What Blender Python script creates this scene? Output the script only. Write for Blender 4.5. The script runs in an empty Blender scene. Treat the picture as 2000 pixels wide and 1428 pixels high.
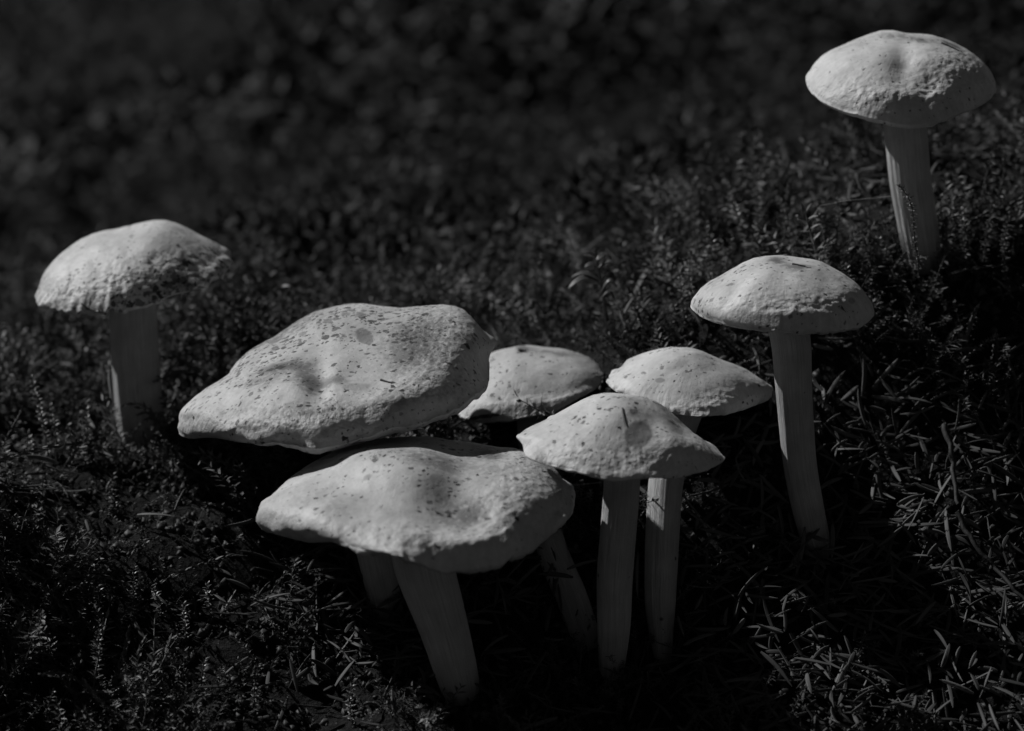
import bpy, math, random
import numpy as np
from mathutils import Vector, Matrix, noise as mnoise

random.seed(11)
rng = np.random.default_rng(11)
scene = bpy.context.scene
COL = scene.collection

# ---------------------------------------------------------------- camera
PITCH = math.radians(20.0)
CAMZ = 0.463
LENS, SENSOR = 100.0, 36.0
FPX = 2000.0 * LENS / SENSOR            # focal length in photo pixels
CAMP = np.array([0.0, 0.0, CAMZ])
FW = np.array([0.0, math.cos(PITCH), -math.sin(PITCH)])
UP = np.array([0.0, math.sin(PITCH), math.cos(PITCH)])
RT = np.array([1.0, 0.0, 0.0])
cam = bpy.data.cameras.new('camera')
cam.lens, cam.sensor_width = LENS, SENSOR
cam.clip_start, cam.clip_end = 0.02, 300.0
cam.dof.use_dof = True
cam.dof.focus_distance = 1.055
cam.dof.aperture_fstop = 8.5
cam.dof.aperture_blades = 0
camo = bpy.data.objects.new('camera', cam)
COL.objects.link(camo)
camo.location = CAMP
camo.rotation_euler = (math.pi / 2 - PITCH, 0, 0)
scene.camera = camo

# ---------------------------------------------------------------- sky, sun, exposure
SUN_AZ = math.radians(38.0)             # how far behind pure left the sun stands
SUN_EL = math.radians(36.0)
SUNV = np.array([-math.cos(SUN_AZ) * math.cos(SUN_EL), math.sin(SUN_AZ) * math.cos(SUN_EL), math.sin(SUN_EL)])
world = bpy.data.worlds.new('World')
scene.world = world
world.use_nodes = True
wn, wl = world.node_tree.nodes, world.node_tree.links
wn.clear()
sky = wn.new('ShaderNodeTexSky')
sky.sky_type = 'NISHITA'
sky.sun_disc = False
sky.sun_elevation = SUN_EL
sky.sun_rotation = math.atan2(SUNV[0], SUNV[1])
sky.air_density, sky.dust_density = 0.32, 0.0
bw = wn.new('ShaderNodeRGBToBW')        # black-and-white photograph
bg = wn.new('ShaderNodeBackground')
bg.inputs['Strength'].default_value = 0.05
wo = wn.new('ShaderNodeOutputWorld')
wl.new(sky.outputs[0], bw.inputs[0]); wl.new(bw.outputs[0], bg.inputs[0]); wl.new(bg.outputs[0], wo.inputs[0])
sl = bpy.data.lights.new('sun', 'SUN')
sl.energy, sl.angle, sl.color = 5.0, math.radians(0.9), (1, 1, 1)
so = bpy.data.objects.new('sun', sl)
COL.objects.link(so)
so.rotation_euler = Vector(SUNV).to_track_quat('Z', 'Y').to_euler()
so.location = (-2, 2, 3)
vs = scene.view_settings
vs.view_transform, vs.look, vs.gamma, vs.use_curve_mapping = 'Standard', 'None', 1.0, False
vs.exposure = -0.42
scene.cycles.max_bounces = 5
scene.cycles.use_adaptive_sampling = True
scene.cycles.adaptive_threshold = 0.02

# ---------------------------------------------------------------- pixel helpers (photo is 2000 x 1428)
def px2w(px, py, d):
    px, py, d = np.asarray(px, float), np.asarray(py, float), np.asarray(d, float)
    a, b = (px - 1000) / FPX, -(py - 714) / FPX
    return CAMP + d[..., None] * (FW + a[..., None] * RT + b[..., None] * UP)

def w2px(P):
    Q = np.asarray(P, float) - CAMP
    d = Q @ FW
    return 1000 + FPX * (Q @ RT) / d, 714 - FPX * (Q @ UP) / d, d

# ---------------------------------------------------------------- terrain as a height field through the places where things stand
GC = [(-400, 1428, 1.03), (0, 1428, 1.025), (500, 1428, 1.02), (1000, 1428, 1.02), (1500, 1428, 1.02), (2000, 1428, 1.02), (2400, 1428, 1.025),
      (885, 1350, 1.037), (1190, 1310, 1.05), (1290, 1295, 1.05), (745, 1200, 1.085), (1590, 1060, 1.085), (270, 865, 1.185), (1800, 505, 1.145),
      (0, 1000, 1.10), (-400, 1050, 1.09), (500, 1000, 1.11), (1000, 1000, 1.10), (2000, 1000, 1.085), (2400, 950, 1.095),
      (700, 720, 1.19), (1000, 680, 1.20), (1130, 660, 1.21), (1300, 640, 1.145), (480, 690, 1.19), (100, 800, 1.20), (2000, 700, 1.12),
      (1500, 480, 1.19), (2000, 430, 1.165), (1150, 540, 1.25), (1000, 480, 1.52), (1000, 600, 1.30), (850, 600, 1.32), (700, 560, 1.42), (450, 590, 1.38), (200, 680, 1.33), (-300, 800, 1.27),
      (2000, 250, 1.5), (1500, 330, 1.5), (1200, 400, 1.55), (700, 430, 1.75), (400, 480, 1.95), (100, 560, 1.9), (-300, 650, 1.75),
      (2000, 100, 2.3), (1500, 150, 2.4), (1000, 250, 2.2), (500, 280, 2.5), (0, 350, 2.9), (0, 0, 6.0), (500, 0, 5.8), (1000, 0, 5.4), (1500, 0, 5.0), (2000, 0, 4.6)]
gp = px2w([g[0] for g in GC], [g[1] for g in GC], [g[2] for g in GC])
ring = []
for yy in (7.0, 9.0):
    for xx in (-3.5, -1.7, 0, 1.7, 3.5):
        ring.append((xx, yy, -0.95))
for yy in (0.0, 0.4):
    for xx in (-1.0, -0.4, 0, 0.4, 1.0):
        ring.append((xx, yy, -0.12 if yy else -0.2))
for yy, zl, zr in ((0.9, -.15, .0), (1.3, -.15, .02), (2.0, -.25, -.15), (3.5, -.5, -.4), (5.5, -.85, -.75)):
    ring += [(-1.6, yy, zl), (1.6, yy, zr)]
gp = np.vstack([gp, np.array(ring)])

def tps(r2):
    return 0.5 * r2 * np.log(r2 + 1e-9)
_n = len(gp)
_K = tps(((gp[:, None, :2] - gp[None, :, :2]) ** 2).sum(-1)) + np.eye(_n) * 2e-4
_Pm = np.hstack([np.ones((_n, 1)), gp[:, :2]])
_A = np.block([[_K, _Pm], [_Pm.T, np.zeros((3, 3))]])
_W = np.linalg.solve(_A, np.concatenate([gp[:, 2], np.zeros(3)]))

def height(x, y):
    x, y = np.asarray(x, float), np.asarray(y, float)
    xc, yc = np.clip(x, -3.4, 3.4), np.clip(y, 0.0, 9.0)
    r2 = (xc[..., None] - gp[:, 0]) ** 2 + (yc[..., None] - gp[:, 1]) ** 2
    z = tps(r2) @ _W[:_n] + _W[_n] + _W[_n + 1] * xc + _W[_n + 2] * yc
    bump = 0.004 * np.sin(x * 61 + 1.3 * np.sin(y * 47)) * np.sin(y * 71 + 2.0 + np.sin(x * 39)) \
         + 0.012 * np.sin(x * 13 + 1) * np.sin(y * 11 + .5) * np.clip((y - 1.35) / 0.6, 0, 1)
    far = np.clip((np.hypot(x, y - 3.0) - 5.0) / 4.0, 0, 1)
    return (z * (1 - far) - 0.95 * far) + bump

def ground_hit(px, py):
    ds = np.linspace(0.9, 8.0, 5000)
    P = px2w(np.full_like(ds, px), np.full_like(ds, py), ds)
    below = P[:, 2] < height(P[:, 0], P[:, 1])
    i = int(np.argmax(below)) if below.any() else len(ds) - 1
    return ds[i]

# ---------------------------------------------------------------- materials (greys only: the photograph is black and white)
def mat(name):
    m = bpy.data.materials.new(name)
    m.use_nodes = True
    nt = m.node_tree
    return m, nt.nodes, nt.links, nt.nodes['Principled BSDF']

def N(nodes, t, **kw):
    n = nodes.new(t)
    for k, v in kw.items():
        if k.startswith('in_'):
            n.inputs[k[3:].replace('_', ' ')].default_value = v
        else:
            setattr(n, k, v)
    return n

def math_node(nodes, links, op, a, b=None, clamp=False):
    n = nodes.new('ShaderNodeMath'); n.operation = op; n.use_clamp = clamp
    for i, v in enumerate((a, b)):
        if v is None: continue
        if isinstance(v, (int, float)): n.inputs[i].default_value = v
        else: links.new(v, n.inputs[i])
    return n.outputs[0]

def grey(v):
    return (v, v, v, 1.0)

def cap_material():
    m, n, l, p = mat('mushroom_cap_skin')
    tc = N(n, 'ShaderNodeTexCoord')
    geo = tc.outputs['Object']
    warp = N(n, 'ShaderNodeTexNoise', in_Scale=430.0, in_Detail=3.0)
    l.new(geo, warp.inputs['Vector'])
    wv = N(n, 'ShaderNodeVectorMath', operation='SCALE'); wv.inputs['Scale'].default_value = 0.0034
    l.new(warp.outputs['Color'], wv.inputs[0])
    ad = N(n, 'ShaderNodeVectorMath', operation='ADD')
    l.new(geo, ad.inputs[0]); l.new(wv.outputs[0], ad.inputs[1])
    def att(a):
        x = N(n, 'ShaderNodeAttribute', attribute_name=a); return x.outputs['Fac']
    speck_a, stain_a, crink_a, bite_a, tone_a = att('speck'), att('stain'), att('crinkle'), att('bite'), att('tone')
    M = lambda op, a, b=None, c=False: math_node(n, l, op, a, b, c)
    npat = N(n, 'ShaderNodeTexNoise', in_Scale=75.0, in_Detail=2.0); l.new(geo, npat.inputs['Vector'])
    speck_a = M('MAXIMUM', M('ADD', speck_a, M('MULTIPLY', M('SUBTRACT', npat.outputs['Fac'], 0.52), 2.6)), 0.0)
    # dark specks: small voronoi cells, most of them empty
    layers = []
    for scale, thr, size, dens in ((300.0, 0.635, 0.75, 0.34), (560.0, 0.595, 0.68, 0.40), (130.0, 0.90, 0.7, 0.10)):
        v = N(n, 'ShaderNodeTexVoronoi', in_Scale=scale)
        l.new(ad.outputs[0], v.inputs['Vector'])
        sep = N(n, 'ShaderNodeSeparateColor'); l.new(v.outputs['Color'], sep.inputs[0])
        rad = M('MULTIPLY', M('SUBTRACT', M('ADD', sep.outputs[0], M('MULTIPLY', speck_a, dens)), thr), size)
        layers.append(M('MULTIPLY', M('MULTIPLY', M('SUBTRACT', rad, v.outputs['Distance']), 8.0, True), M('ADD', M('MULTIPLY', sep.outputs[1], 0.45), 0.55)))
    sp = M('MAXIMUM', M('MAXIMUM', layers[0], layers[1]), layers[2])
    # mottling
    n1 = N(n, 'ShaderNodeTexNoise', in_Scale=55.0, in_Detail=6.0, in_Roughness=0.62); l.new(geo, n1.inputs['Vector'])
    n2 = N(n, 'ShaderNodeTexNoise', in_Scale=420.0, in_Detail=4.0, in_Roughness=0.6); l.new(geo, n2.inputs['Vector'])
    r1 = N(n, 'ShaderNodeMapRange'); r1.inputs[1].default_value, r1.inputs[2].default_value = 0.3, 0.72
    r1.inputs[3].default_value, r1.inputs[4].default_value = 0.68, 1.1
    l.new(n1.outputs['Fac'], r1.inputs[0])
    r2 = N(n, 'ShaderNodeMapRange'); r2.inputs[1].default_value, r2.inputs[2].default_value = 0.3, 0.7
    r2.inputs[3].default_value, r2.inputs[4].default_value = 0.9, 1.05
    l.new(n2.outputs['Fac'], r2.inputs[0])
    ra = N(n, 'ShaderNodeAttribute', attribute_name='radial')
    rm = N(n, 'ShaderNodeMapping'); rm.inputs['Scale'].default_value = (26.0, 26.0, 2.2)
    l.new(ra.outputs['Vector'], rm.inputs['Vector'])
    nf = N(n, 'ShaderNodeTexNoise', in_Scale=1.0, in_Detail=4.0, in_Roughness=0.6); l.new(rm.outputs[0], nf.inputs['Vector'])
    sepr = N(n, 'ShaderNodeSeparateXYZ'); l.new(ra.outputs['Vector'], sepr.inputs[0])
    rho_w = M('MULTIPLY', M('SUBTRACT', sepr.outputs[2], 0.18), 1.3, True)
    nfw = M('MULTIPLY', M('SUBTRACT', nf.outputs['Fac'], 0.5), rho_w)
    fib = M('ADD', M('MULTIPLY', nfw, 0.42), 1.0)
    base = M('MULTIPLY', fib, M('MULTIPLY', M('MULTIPLY', r1.outputs[0], r2.outputs[0]), M('MULTIPLY', tone_a, 0.62)))
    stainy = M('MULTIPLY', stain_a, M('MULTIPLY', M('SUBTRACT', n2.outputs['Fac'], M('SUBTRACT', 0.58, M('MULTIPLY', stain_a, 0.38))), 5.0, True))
    nm = N(n, 'ShaderNodeTexNoise', in_Scale=110.0, in_Detail=5.0, in_Roughness=0.7, in_Distortion=0.6); l.new(geo, nm.inputs['Vector'])
    smudge = M('MULTIPLY', M('SUBTRACT', nm.outputs['Fac'], 0.55), 5.0, True)
    base = M('MULTIPLY', base, M('SUBTRACT', 1.0, M('MULTIPLY', smudge, 0.22)))
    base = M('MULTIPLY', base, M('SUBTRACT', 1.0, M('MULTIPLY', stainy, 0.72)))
    base = M('MULTIPLY', base, M('SUBTRACT', 1.0, M('MULTIPLY', bite_a, 0.55)))
    base = M('MULTIPLY', base, M('SUBTRACT', 1.0, M('MULTIPLY', M('MULTIPLY', sp, M('SUBTRACT', 1.0, bite_a)), 0.93)))
    cc = N(n, 'ShaderNodeCombineColor')
    for i in range(3): l.new(base, cc.inputs[i])
    l.new(cc.outputs[0], p.inputs['Base Color'])
    p.inputs['Roughness'].default_value = 0.55
    p.inputs['Subsurface Weight'].default_value = 0.18
    p.inputs['Subsurface Radius'].default_value = (1, 1, 1)
    p.inputs['Subsurface Scale'].default_value = 0.0025
    p.inputs['Specular IOR Level'].default_value = 0.3
    # relief: leathery wrinkles where 'crinkle' is high, fine grain everywhere
    n3 = N(n, 'ShaderNodeTexNoise', in_Scale=900.0, in_Detail=5.0, in_Roughness=0.65); l.new(geo, n3.inputs['Vector'])
    v3 = N(n, 'ShaderNodeTexVoronoi', in_Scale=520.0, feature='SMOOTH_F1'); l.new(ad.outputs[0], v3.inputs['Vector'])
    hgt = M('ADD', M('MULTIPLY', n3.outputs['Fac'], 0.28), M('MULTIPLY', n2.outputs['Fac'], M('ADD', M('MULTIPLY', crink_a, 1.3), 0.12)))
    hgt = M('ADD', hgt, M('MULTIPLY', nfw, 0.5))
    hgt = M('ADD', hgt, M('MULTIPLY', v3.outputs['Distance'], M('MULTIPLY', crink_a, 0.7)))
    hgt = M('SUBTRACT', hgt, M('MULTIPLY', sp, 0.25))
    bmp = N(n, 'ShaderNodeBump', in_Strength=0.5, in_Distance=0.0009)
    l.new(hgt, bmp.inputs['Height']); l.new(bmp.outputs[0], p.inputs['Normal'])
    return m

def stem_material():
    m, n, l, p = mat('mushroom_stem_fibre')
    a = N(n, 'ShaderNodeAttribute', attribute_name='along')   # (angle, length, .)
    mp = N(n, 'ShaderNodeMapping'); mp.inputs['Scale'].default_value = (22.0, 22.0, 0.9)
    l.new(a.outputs['Vector'], mp.inputs['Vector'])
    n1 = N(n, 'ShaderNodeTexNoise', in_Scale=1.0, in_Detail=5.0, in_Roughness=0.65); l.new(mp.outputs[0], n1.inputs['Vector'])
    tc = N(n, 'ShaderNodeTexCoord')
    n2 = N(n, 'ShaderNodeTexNoise', in_Scale=90.0, in_Detail=4.0); l.new(tc.outputs['Object'], n2.inputs['Vector'])
    v = N(n, 'ShaderNodeTexVoronoi', in_Scale=170.0); l.new(tc.outputs['Object'], v.inputs['Vector'])
    sep = N(n, 'ShaderNodeSeparateColor'); l.new(v.outputs['Color'], sep.inputs[0])
    M = lambda op, x, y=None, c=False: math_node(n, l, op, x, y, c)
    sp = M('MULTIPLY', M('SUBTRACT', M('MULTIPLY', M('SUBTRACT', sep.outputs[0], 0.86), 1.4), v.outputs['Distance']), 9.0, True)
    base = M('MULTIPLY', M('ADD', M('MULTIPLY', n1.outputs['Fac'], 1.1), 0.42), M('ADD', M('MULTIPLY', n2.outputs['Fac'], 0.7), 0.62))
    base = M('MULTIPLY', base, 0.54)
    base = M('MULTIPLY', base, M('SUBTRACT', 1.0, M('MULTIPLY', sp, 0.85)))
    dirt = N(n, 'ShaderNodeAttribute', attribute_name='soil').outputs['Fac']
    base = M('MULTIPLY', base, M('SUBTRACT', 1.0, M('MULTIPLY', M('MULTIPLY', dirt, M('ADD', n2.outputs['Fac'], 0.4)), 0.75)))
    cc = N(n, 'ShaderNodeCombineColor')
    for i in range(3): l.new(base, cc.inputs[i])
    l.new(cc.outputs[0], p.inputs['Base Color'])
    p.inputs['Roughness'].default_value = 0.6
    p.inputs['Specular IOR Level'].default_value = 0.3
    bmp = N(n, 'ShaderNodeBump', in_Strength=1.0, in_Distance=0.0013)
    l.new(n1.outputs['Fac'], bmp.inputs['Height']); l.new(bmp.outputs[0], p.inputs['Normal'])
    return m

def simple_noise_material(name, lo, hi, scale, rough, spec=0.5, perobj=0.0, bump=0.0, detail=4.0):
    m, n, l, p = mat(name)
    tc = N(n, 'ShaderNodeTexCoord')
    n1 = N(n, 'ShaderNodeTexNoise', in_Scale=scale, in_Detail=detail, in_Roughness=0.6); l.new(tc.outputs['Object'], n1.inputs['Vector'])
    r = N(n, 'ShaderNodeMapRange'); r.inputs[1].default_value, r.inputs[2].default_value = 0.32, 0.68
    r.inputs[3].default_value, r.inputs[4].default_value = lo, hi
    l.new(n1.outputs['Fac'], r.inputs[0])
    out = r.outputs[0]
    if perobj:
        oi = N(n, 'ShaderNodeObjectInfo')
        k = math_node(n, l, 'ADD', math_node(n, l, 'MULTIPLY', oi.outputs['Random'], perobj), 1.0 - perobj * 0.5)
        out = math_node(n, l, 'MULTIPLY', out, k)
    cc = N(n, 'ShaderNodeCombineColor')
    for i in range(3): l.new(out, cc.inputs[i])
    l.new(cc.outputs[0], p.inputs['Base Color'])
    p.inputs['Roughness'].default_value = rough
    p.inputs['Specular IOR Level'].default_value = spec
    if bump:
        b = N(n, 'ShaderNodeBump', in_Strength=0.8, in_Distance=bump)
        l.new(n1.outputs['Fac'], b.inputs['Height']); l.new(b.outputs[0], p.inputs['Normal'])
    return m

def tinted_leaf_material(name, lo, hi, rough, spec):
    """leaf grey varies from shoot to shoot through the mesh attribute 'tone'"""
    m, n, l, p = mat(name)
    a = N(n, 'ShaderNodeAttribute', attribute_name='tone')
    r = N(n, 'ShaderNodeMapRange'); r.inputs[3].default_value, r.inputs[4].default_value = lo, hi
    l.new(a.outputs['Fac'], r.inputs[0])
    cc = N(n, 'ShaderNodeCombineColor')
    for i in range(3): l.new(r.outputs[0], cc.inputs[i])
    l.new(cc.outputs[0], p.inputs['Base Color'])
    p.inputs['Roughness'].default_value = rough
    p.inputs['Specular IOR Level'].default_value = spec
    return m

M_CAP = cap_material()
M_STEM = stem_material()
M_GILL = simple_noise_material('mushroom_gill', 0.40, 0.5, 300, 0.7, 0.2)
M_SOIL = simple_noise_material('forest_soil', 0.004, 0.022, 420, 0.95, 0.1, bump=0.003, detail=8)
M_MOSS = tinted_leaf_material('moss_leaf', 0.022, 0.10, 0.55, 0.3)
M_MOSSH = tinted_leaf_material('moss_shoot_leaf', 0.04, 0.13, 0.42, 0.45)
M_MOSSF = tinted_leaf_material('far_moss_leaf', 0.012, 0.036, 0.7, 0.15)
M_NEEDLE = tinted_leaf_material('dry_needle', 0.03, 0.10, 0.6, 0.2)
M_TWIG = simple_noise_material('dark_twig', 0.015, 0.04, 300, 0.7, 0.3, bump=0.0004)
M_SEED = simple_noise_material('seedling_leaf', 0.03, 0.06, 400, 0.4, 0.5)
M_BLADE = simple_noise_material('dry_blade', 0.10, 0.18, 500, 0.5, 0.4)
M_SILK = simple_noise_material('spider_silk', 0.5, 0.6, 500, 0.4, 0.5)

# ---------------------------------------------------------------- mesh helpers
def mesh_from(name, V, F, smooth=True):
    """V (n,3); F (m,3) or (m,4) array"""
    V, F = np.asarray(V, np.float32), np.asarray(F, np.int32)
    me = bpy.data.meshes.new(name)
    k = F.shape[1]
    me.vertices.add(len(V)); me.vertices.foreach_set('co', V.ravel())
    me.loops.add(F.size); me.loops.foreach_set('vertex_index', F.ravel())
    me.polygons.add(len(F))
    me.polygons.foreach_set('loop_start', np.arange(0, F.size, k, dtype=np.int32))
    me.polygons.foreach_set('loop_total', np.full(len(F), k, np.int32))
    if smooth: me.polygons.foreach_set('use_smooth', np.ones(len(F), bool))
    me.update(calc_edges=True)
    return me

def attr(me, name, data, kind='FLOAT'):
    a = me.attributes.new(name, kind, 'POINT')
    a.data.foreach_set('value' if kind == 'FLOAT' else 'vector', np.asarray(data, np.float32).ravel())

def link(name, me, m=None, parent=None, label=None, cat=None, group=None, kind=None):
    o = bpy.data.objects.new(name, me)
    COL.objects.link(o)
    if me is not None and m is not None and not me.materials: me.materials.append(m)
    if parent is not None: o.parent = parent
    if label: o['label'] = label
    if cat: o['category'] = cat
    if group: o['group'] = group
    if kind: o['kind'] = kind
    return o

def grid_faces(nr, nc, wrap=True):
    i, j = np.meshgrid(np.arange(nr - 1), np.arange(nc if wrap else nc - 1), indexing='ij')
    j2 = (j + 1) % nc
    return np.stack([i * nc + j, i * nc + j2, (i + 1) * nc + j2, (i + 1) * nc + j], -1).reshape(-1, 4)

def in_poly(px, py, poly):
    px, py = np.asarray(px, float), np.asarray(py, float)
    inside = np.zeros(px.shape, bool)
    x, y = poly[:, 0], poly[:, 1]
    j = len(poly) - 1
    for i in range(len(poly)):
        c = ((y[i] > py) != (y[j] > py)) & (px < (x[j] - x[i]) * (py - y[i]) / (y[j] - y[i] + 1e-9) + x[i])
        inside ^= c
        j = i
    return inside

def fbm(P, scale, octaves=3, seed=0.0):
    out = np.zeros(len(P)); amp = 1.0
    off = Vector((seed * 7.1, seed * 3.3, seed * 5.7))
    nz = mnoise.noise
    for o in range(octaves):
        s = scale * 2 ** o
        out += amp * np.fromiter((nz(Vector(q) * s + off) for q in P), float, len(P))
        amp *= 0.5
    return out

# ---------------------------------------------------------------- ground sheet
def axis(lo, hi, step, far):
    core = np.arange(lo, hi + step / 2, step)
    ext, s, v = [], step, hi
    while v < far:
        s *= 1.35; v += s; ext.append(v)
    ext = np.array(ext)
    return np.concatenate([(lo - (ext - hi))[::-1], core, ext])
gx = axis(-0.6, 0.6, 0.006, 80.0)
gy = axis(0.6, 2.4, 0.008, 80.0)
GX, GY = np.meshgrid(gx, gy, indexing='ij')
GZ = height(GX, GY)
gv = np.stack([GX, GY, GZ], -1).reshape(-1, 3)
near = (np.abs(gv[:, 0]) < 0.9) & (gv[:, 1] > 0.5) & (gv[:, 1] < 2.8)
gv[near, 2] += 0.0035 * fbm(gv[near], 70, 2)
ground = link('ground', mesh_from('ground', gv, grid_faces(len(gx), len(gy), wrap=False)), M_SOIL, kind='structure')

# ---------------------------------------------------------------- mushrooms
def zpoly(x0, y0, s, pts):
    return np.array([(x0 + x / s, y0 + y / s) for x, y in pts], float)

def polar_radius(poly, c, phi):
    """distance from c to the outline along each angle (outermost crossing)"""
    out = np.zeros(len(phi))
    A = poly - c; B = np.roll(poly, -1, 0) - c
    for k, f in enumerate(phi):
        dx, dy = math.cos(f), math.sin(f)
        ex, ey = B[:, 0] - A[:, 0], B[:, 1] - A[:, 1]
        den = dx * ey - dy * ex
        den = np.where(np.abs(den) < 1e-9, 1e-9, den)
        t = (A[:, 0] * ey - A[:, 1] * ex) / den
        u = (A[:, 0] * dy - A[:, 1] * dx) / den
        ok = (u >= 0) & (u <= 1) & (t > 0)
        out[k] = t[ok].max() if ok.any() else np.nan
    return np.interp(np.arange(len(phi)), np.flatnonzero(~np.isnan(out)), out[~np.isnan(out)])

def csmooth(a, w):
    k = np.exp(-0.5 * (np.arange(-3 * w, 3 * w + 1) / w) ** 2); k /= k.sum()
    return np.convolve(np.concatenate([a[-3 * w:], a, a[:3 * w]]), k, 'valid')

def gauss(px, py, g):
    x, y, sx, sy, rot = g
    ca, sa = math.cos(math.radians(rot)), math.sin(math.radians(rot))
    u = ((px - x) * ca + (py - y) * sa) / sx
    v = (-(px - x) * sa + (py - y) * ca) / sy
    return np.exp(-0.5 * (u * u + v * v))

ALL_POLYS = []           # (outline, depth) of every cap and stem, to keep moss from growing through the view of them

def build_mushroom(label, poly, c, D, Rpx, H, roll, peff, prof, stem, base_py, bumps=(), specks=(), stains=(), crinkles=(), bites=(),
                   speck0=0.25, seed=1.0, wave=0.02, scallop=0.0, lip=0.012, frill=1.0, tone=1.0, name='mushroom', stem_shift=0.0):
    c = np.array(c, float)
    mpp = D / FPX
    R = Rpx * mpp
    NT, NR = 300, 84
    cr, sr = math.cos(math.radians(roll)), math.sin(math.radians(roll))
    pe = math.radians(peff)
    N0 = math.cos(pe) * UP - math.sin(pe) * FW
    def rollv(v): return (v @ RT) * (cr * RT + sr * UP) + (v @ UP) * (-sr * RT + cr * UP) + (v @ FW) * FW
    e1, Nv = rollv(RT), rollv(N0)
    e2 = np.cross(Nv, e1)
    c3 = px2w(c[0], c[1], D)
    th = np.linspace(0, 2 * math.pi, NT, endpoint=False)
    rho_top = np.linspace(0.004, 1, NR) ** 0.85
    t = 0.045
    rows = [(r, H * prof(r), r, 1) for r in rho_top]
    for a in np.linspace(0, math.pi, 9)[1:]:                  # rolled margin
        rows.append((1 + 0.012 * math.sin(a) - 0.02 * (1 - math.cos(a)), -t / 2 * (1 - math.cos(a)), 1.0, 0))
    for r in np.linspace(0.95, 0.12, 12):
        rows.append((r, -t + min(0.55 * H, 0.5) * (1 - r ** 1.6) * 0.8, r, 0))
    rr = np.array([q[0] for q in rows]); zz = np.array([q[1] for q in rows])
    rho = np.array([q[2] for q in rows]); top = np.array([q[3] for q in rows])
    T, _ = np.meshgrid(th, rr); T = T
    RR, ZZ, RHO, TOP = [np.repeat(q[:, None], NT, 1) for q in (rr, zz, rho, top)]
    rs = random.Random(seed * 100)
    wv = sum(rs.uniform(-1, 1) * np.sin(k * T + rs.uniform(0, 6.3)) / (k ** 0.5) for k in (2, 3, 4, 5, 7, 9))
    def local(RR, ZZ, RHO, TT):
        w_ = sum(0 for _ in ())
        return c3 + R * (RR * np.cos(TT))[..., None] * e1 + R * (RR * np.sin(TT))[..., None] * e2 + R * ZZ[..., None] * Nv
    ZZ = ZZ + wave * wv * RHO ** 4
    if scallop: ZZ = ZZ + scallop * np.sin(46 * T + 2 * np.sin(5 * T)) * np.clip((RHO - 0.9) / 0.1, 0, 1)
    lipn = fbm(np.stack([np.cos(th) * 3, np.sin(th) * 3, np.full(NT, seed * 2.0)], -1), 1.1, 3, seed + 5)
    lw_ = np.clip((RHO - 0.93) / 0.07, 0, 1) ** 1.5
    ZZ = ZZ + lip * lw_ * np.clip(0.5 + 1.6 * lipn, -0.3, 1.6)[None, :]
    RR = RR + lip * 0.8 * lw_ * np.clip(0.4 + 1.5 * lipn, -0.4, 1.4)[None, :]
    P = local(RR, ZZ, RHO, T).reshape(-1, 3)
    # silhouette of this shape and how it must grow to meet the traced outline
    NB = 240
    phib = np.linspace(-math.pi, math.pi, NB, endpoint=False)
    def warper():
        px, py, d = w2px(P)
        f = np.arctan2(py - c[1], px - c[0]); r = np.hypot(px - c[0], py - c[1])
        b = ((f + math.pi) / (2 * math.pi) * NB).astype(int) % NB
        sil = np.zeros(NB); np.maximum.at(sil, b, r)
        sil = csmooth(np.maximum(sil, np.maximum(np.roll(sil, 1), np.roll(sil, -1))), 2)
        tgt = polar_radius(poly, c, phib + math.pi / NB)
        delta = tgt / sil
        low = csmooth(delta, 7); hi = delta - low
        def apply(Q):
            px, py, d = w2px(Q)
            f = np.arctan2(py - c[1], px - c[0]); r = np.hypot(px - c[0], py - c[1])
            k = ((f + math.pi) / (2 * math.pi) * NB - 0.5) % NB
            ip = lambda a: np.interp(k, np.arange(NB + 1), np.append(a, a[0]))
            s, L, h = ip(sil), ip(low), ip(hi)
            tt = np.clip(r / s, 0, 1.02)
            sc = 1 + (L - 1) * tt + h * tt ** 6
            return px2w(c[0] + (px - c[0]) * sc, c[1] + (py - c[1]) * sc, d)
        return apply
    warp = warper()
    P = warp(P)
    px, py, d = w2px(P)
    rhof, topf = RHO.ravel(), TOP.ravel()
    edge = np.clip((1 - rhof) / 0.14, 0, 1); edge = edge * edge * (3 - 2 * edge)
    disp = np.zeros(len(P))
    for b in bumps:
        disp += b[5] * 0.001 * gauss(px, py, b[:5])
    tm = topf > 0
    crk = np.full(len(P), 0.12)
    for g in crinkles: crk += g[5] * gauss(px, py, g[:5])
    crk = np.clip(crk, 0, 1.3)
    fb = np.zeros(len(P))
    Pt = P[tm]
    fb[tm] = 0.0004 * fbm(Pt, 90, 2, seed) + 0.0004 * crk[tm] * fbm(Pt, 420, 2, seed + 3)
    # fine radial wrinkles towards the margin
    ang = T.ravel()
    cyl = np.stack([np.cos(th) * 5, np.sin(th) * 5, np.full(NT, seed)], -1)
    wr = np.tile(fbm(cyl, 1.6, 3, seed), len(rows)); wm = np.tile(0.5 + fbm(cyl, 0.5, 1, seed + 9), len(rows))
    rad = 0.0009 * frill * wr * np.clip(wm, 0.1, 1) * np.clip((rhof - 0.70) / 0.30, 0, 1) ** 1.6
    P = P + ((disp * edge + fb * np.clip(edge + .35, 0, 1)) * topf + rad)[:, None] * Nv
    F = grid_faces(len(rows), NT)
    # close the tip
    V = np.vstack([P, P[:NT].mean(0)[None]])
    tipi = len(P)
    tip = np.stack([np.full(NT, tipi), (np.arange(NT) + 1) % NT, np.arange(NT), np.arange(NT)], -1)
    base = np.array(px2w(stem[-1][0], base_py, ground_hit(stem[-1][0], base_py)))
    origin = base
    F4 = F[:, ::-1]
    me = bpy.data.meshes.new('cap')
    me.from_pydata((V - origin).tolist(), [], F4.tolist() + [(tipi, a, (a + 1) % NT) for a in range(NT)])
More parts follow.
